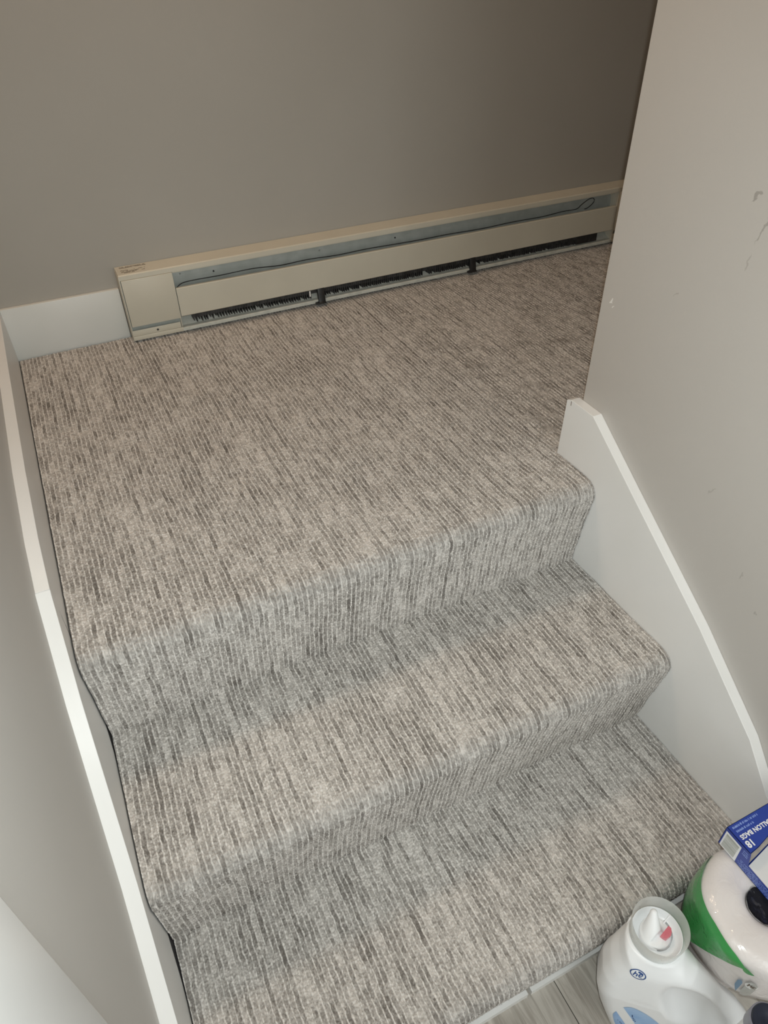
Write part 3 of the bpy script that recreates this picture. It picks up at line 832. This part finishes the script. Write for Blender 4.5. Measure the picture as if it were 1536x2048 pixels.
for v in bm.verts:
    a = math.atan2(v.co.y, v.co.x); r = math.hypot(v.co.x, v.co.y)
    if r > .03 and v.co.z > .01:
        k = .0012 * math.sin(3 * a + 1 + v.co.z * 30) + .0008 * math.sin(7 * a - v.co.z * 55)
        v.co.x += k * math.cos(a); v.co.y += k * math.sin(a); v.co.z += .0008 * math.sin(5 * a + 2)
    dx_, dy_, kf = drift(v.co.z)
    v.co.x = v.co.x * kf + dx_; v.co.y = v.co.y * kf + dy_
link('wrapped_roll', from_bm(bm, 60), M_film, roll)
# film sunk over the dark core hole
bm = lathe_bm([(0, RH - .010), (.010, RH - .012), (.019, RH - .009), (.0238, RH - .0065), (.0252, RH - .005)], 40)
for v in bm.verts: v.co.z += .0018 * math.sin(v.co.x * 420 + 1) * math.sin(v.co.y * 310)
link('core_hole', from_bm(bm, 60), M_core, roll)
def cyl_patch(name, pts, mat, lift=.0024):
    """pts: (angle deg, z low, z high)"""
    P = catmull([(a, b, c) for a, b, c in pts], 8)
    bm = bmesh.new(); cols = []
    for q in P:
        a = math.radians(q.x); c = []
        for k in range(9):
            z = q.y + (q.z - q.y) * k / 8
            rr = RR + lift
            if z > RH - .023:
                t = min(1, (z - (RH - .023)) / .022); rr = RR - .024 + .024 * math.sqrt(max(0, 1 - t * t)) + lift
            kk = .0012 * math.sin(3 * a + 1 + z * 30) + .0008 * math.sin(7 * a - z * 55)
            dx_, dy_, kf = drift(z)
            c.append(bm.verts.new(((rr + kk) * math.cos(a) * kf + dx_, (rr + kk) * math.sin(a) * kf + dy_, z)))
        cols.append(c)
    for A, B in zip(cols[:-1], cols[1:]):
        for k in range(8): bm.faces.new((A[k], A[k + 1], B[k + 1], B[k]))
    return link(name, from_bm(bm, 60), mat, roll)
cyl_patch('green_band', [(95, .15, .282), (120, .165, .284), (145, .185, .286), (160, .203, .287), (170, .220, .288), (180, .236, .288), (190, .252, .287), (198, .262, .285), (204, .2695, .281), (207, .272, .278)], M_green)
cyl_patch('green_tip', [(207, .270, .2775), (209, .267, .277), (212, .2665, .275), (216, .2705, .2720)], M_green)
cyl_patch('silver_patch', [(215.5, .215, .246), (217, .203, .252), (221, .203, .252), (223.5, .212, .248)], M_fgrey, .0020)
cyl_patch('blue_patch', [(209, .224, .238), (211, .214, .243), (213, .206, .238)], M_fblue, .0022)
# white oval mark on the silver patch
bm = bmesh.new()
def cylpt(u, v): 
    a = math.radians(219.5) + u / RR; rr = RR + .0036
    return (rr * math.cos(a), rr * math.sin(a), .2415 + v)
n = 28
bm.faces.new([bm.verts.new(cylpt(.0075 * math.cos(k * 2 * math.pi / n), .0085 * math.sin(k * 2 * math.pi / n))) for k in range(n)])
link('oval_mark', from_bm(bm), M_trim, roll)
bm = bmesh.new()
for (a, b) in (((-.004, -.003), (-.003, .005)), ((-.003, .001), (.000, .0015)), ((.000, -.003), (.0003, .002)), ((.0015, -.003), (.0048, -.0025)), ((.002, .002), (.005, .001)), ((.0018, -.002), (.0022, .002))):
    d = (Vector(b) - Vector(a)).normalized(); s_ = Vector((-d.y, d.x)) * .0007
    q = [Vector(a) - s_, Vector(b) - s_, Vector(b) + s_, Vector(a) + s_]
    f = []
    for c in q:
        z = cylpt(c.x, c.y); m_ = (RR + .0040) / (RR + .0036); f.append(bm.verts.new((z[0] * m_, z[1] * m_, z[2])))
    bm.faces.new(f)
link('oval_print', from_bm(bm), M_print, roll)

# ------------------------------------------------------------------ box of bags lying on the roll
BX0, BX1, BY0, BY1, BZ0, BZ1 = .7475, .8560, -.690, -.4875, ZF + RH + .0028, -.2310
M_blue = mottled('blue_carton', (.012, .040, .300), (.016, .050, .330), 12, .32, .5, coat=.25)
M_card = mottled('white_card', (.70, .70, .71), (.74, .74, .745), 8, .6, .3)
M_cardedge = mottled('grey_card_edge', (.34, .31, .28), (.45, .42, .38), 90, .8, .2)
M_white = nmat('white_ink', (.85, .86, .88), .4, .4)[0]
M_pale = nmat('pale_blue_ink', (.30, .42, .80), .4, .4)[0]
M_bar = nmat('barcode_grey', (.40, .41, .36), .5, .4)[0]
bx = tag(empty('bag_box', ((BX0 + BX1) / 2, (BY0 + BY1) / 2, BZ0)), 'blue cardboard box of gallon bags, torn open, lying on the paper roll', 'box')
def bp_(name, bm, mat, smooth=None, parent=None):
    me = from_bm(bm, smooth) if not isinstance(bm, bpy.types.Mesh) else bm
    me.transform(Matrix.Translation(-bx.location)); return link(name, me, mat, parent or bx)
T = .0006
bp_('carton', join_bm(box_bm(BX0, BX1, BY0, BY1, BZ0, BZ0 + T), box_bm(BX1 - T, BX1, BY0, BY1, BZ0, BZ1), box_bm(BX0, BX1, BY1 - T, BY1, BZ0, BZ1), box_bm(BX0, BX1, BY0, BY0 + T, BZ0, BZ1 - .02),
                     prism([(BY1, BZ0), (BY1, BZ1), (-.5300, BZ1), (-.5345, -.2560), (BY0, -.2580), (BY0, BZ0)], 'x', BX0, BX0 + T)), M_blue)
tp = bp_('top_panel', prism([(BX0, BY1), (BX0, -.5285), (.767, -.5262), (.80, -.5190), (BX1, -.505), (BX1, BY1)], 'z', BZ1 - T, BZ1), M_blue)
bp_('torn_edge', prism([(BX0 + .0008, -.5290), (.767, -.5268), (.80, -.5196), (BX1 - .001, -.5058), (BX1 - .001, -.5100), (.80, -.5240), (.767, -.5300), (BX0 + .0008, -.5330)], 'z', BZ1 - .024, BZ1 - .0035), M_cardedge)
bp_('inner_card', prism([(BX0 + .001, -.5350), (.80, -.5255), (BX1 - .001, -.5115), (BX1 - .001, BY0 + .001), (BX0 + .001, BY0 + .001)], 'z', -.2575, -.2562), M_card)
# print on top: reads from the far side of the box
def print_top(s, size, x, y, mat, off=0.0, name='lettering'):
    me = text_mesh(s, size, off)
    xs = [v.co.x for v in me.vertices]; wdt = max(xs)
    for v in me.vertices:                # right end of the line sits at x
        v.co = Vector((x - (v.co.x - wdt), y - v.co.y, BZ1 + .0003))
    return bp_(name, me, mat, parent=tp)
print_top('18', .0132, .7520, -.5140, M_white, .0005)
print_top('GALLON BAGS', .0088, .7528, -.5045, M_white, .0003)
def fine_print(u0, u1, v, hgt, fn, mat, parent, name='fine_print', step=.0013):
    bm = bmesh.new(); u = u0
    while u < u1:
        ww_ = random.uniform(.4, .8) * step
        if random.random() < .85:
            hh_ = hgt * random.uniform(.6, 1)
            bm.faces.new([bm.verts.new(fn(a, b)) for a, b in ((u, v), (u + ww_, v), (u + ww_, v + hh_), (u, v + hh_))])
        u += step
    return bp_(name, bm, mat, parent=parent)
topf = lambda a, b: (a, b, BZ1 + .0003)
fine_print(.7530, .7990, -.4940, .0034, topf, M_pale, tp)
fine_print(.7530, .7860, -.5000, .0034, topf, M_pale, tp)
sidef = lambda a, b: (BX0 - .0003, a, b)
for z in (-.2385, -.2425, -.2465): fine_print(-.529, -.520, z, .0026, sidef, M_pale, None)
for z, ya, yb in ((-.2605, -.680, -.524), (-.2635, -.680, -.522), (-.2665, -.680, -.521), (-.2695, -.680, -.522), (-.2725, -.680, -.524)): fine_print(ya, yb, z, .0018, sidef, M_pale, None)
# barcode panel
bm = bmesh.new(); bm.faces.new([bm.verts.new((BX0 - .0003, a, b)) for a, b in ((-.4900, -.2372), (-.5165, -.2372), (-.5180, -.2745), (-.4900, -.2745))])
bc = bp_('barcode_panel', bm, M_white)
bm = bmesh.new(); z = -.2410
while z > -.2715:
    t = random.choice((.0005, .0008, .0012, .0016))
    bm.faces.new([bm.verts.new((BX0 - .0006, a, b)) for a, b in ((-.4925, z), (-.5140, z), (-.5140, z - t), (-.4925, z - t))]); z -= t + random.choice((.0005, .0008, .0012))
bp_('bars', bm, M_bar, parent=bc)

# ------------------------------------------------------------------ slim bottle with navy cap
M_navy = mottled('navy_cap', (.010, .014, .030), (.014, .018, .036), 30, .4, .5)
M_smoke = mottled('smoky_skirt', (.22, .22, .27), (.28, .28, .33), 30, .3, .5)
sb = tag(empty('slim_bottle', (.6445, -.6753, ZF)), 'slim bottle with a dark navy cap beside the detergent bottle', 'bottle')
link('body', from_bm(lathe_bm([(0, 0), (.0185, 0), (.020, .002), (.020, .215), (.0195, .240), (.0170, .256), (.0170, .262), (0, .262)], 40), 50), M_hdpe, sb)
link('cap_skirt', from_bm(lathe_bm([(.0172, .257), (.0218, .257), (.0218, .2820), (.0188, .2825)], 40), 50), M_smoke, sb)
link('cap', from_bm(lathe_bm([(.0185, .2615), (.0203, .2615), (.0199, .2850), (.0189, .2865), (.0080, .2865), (.0074, .2858), (0, .2858)], 40), 50), M_navy, sb)
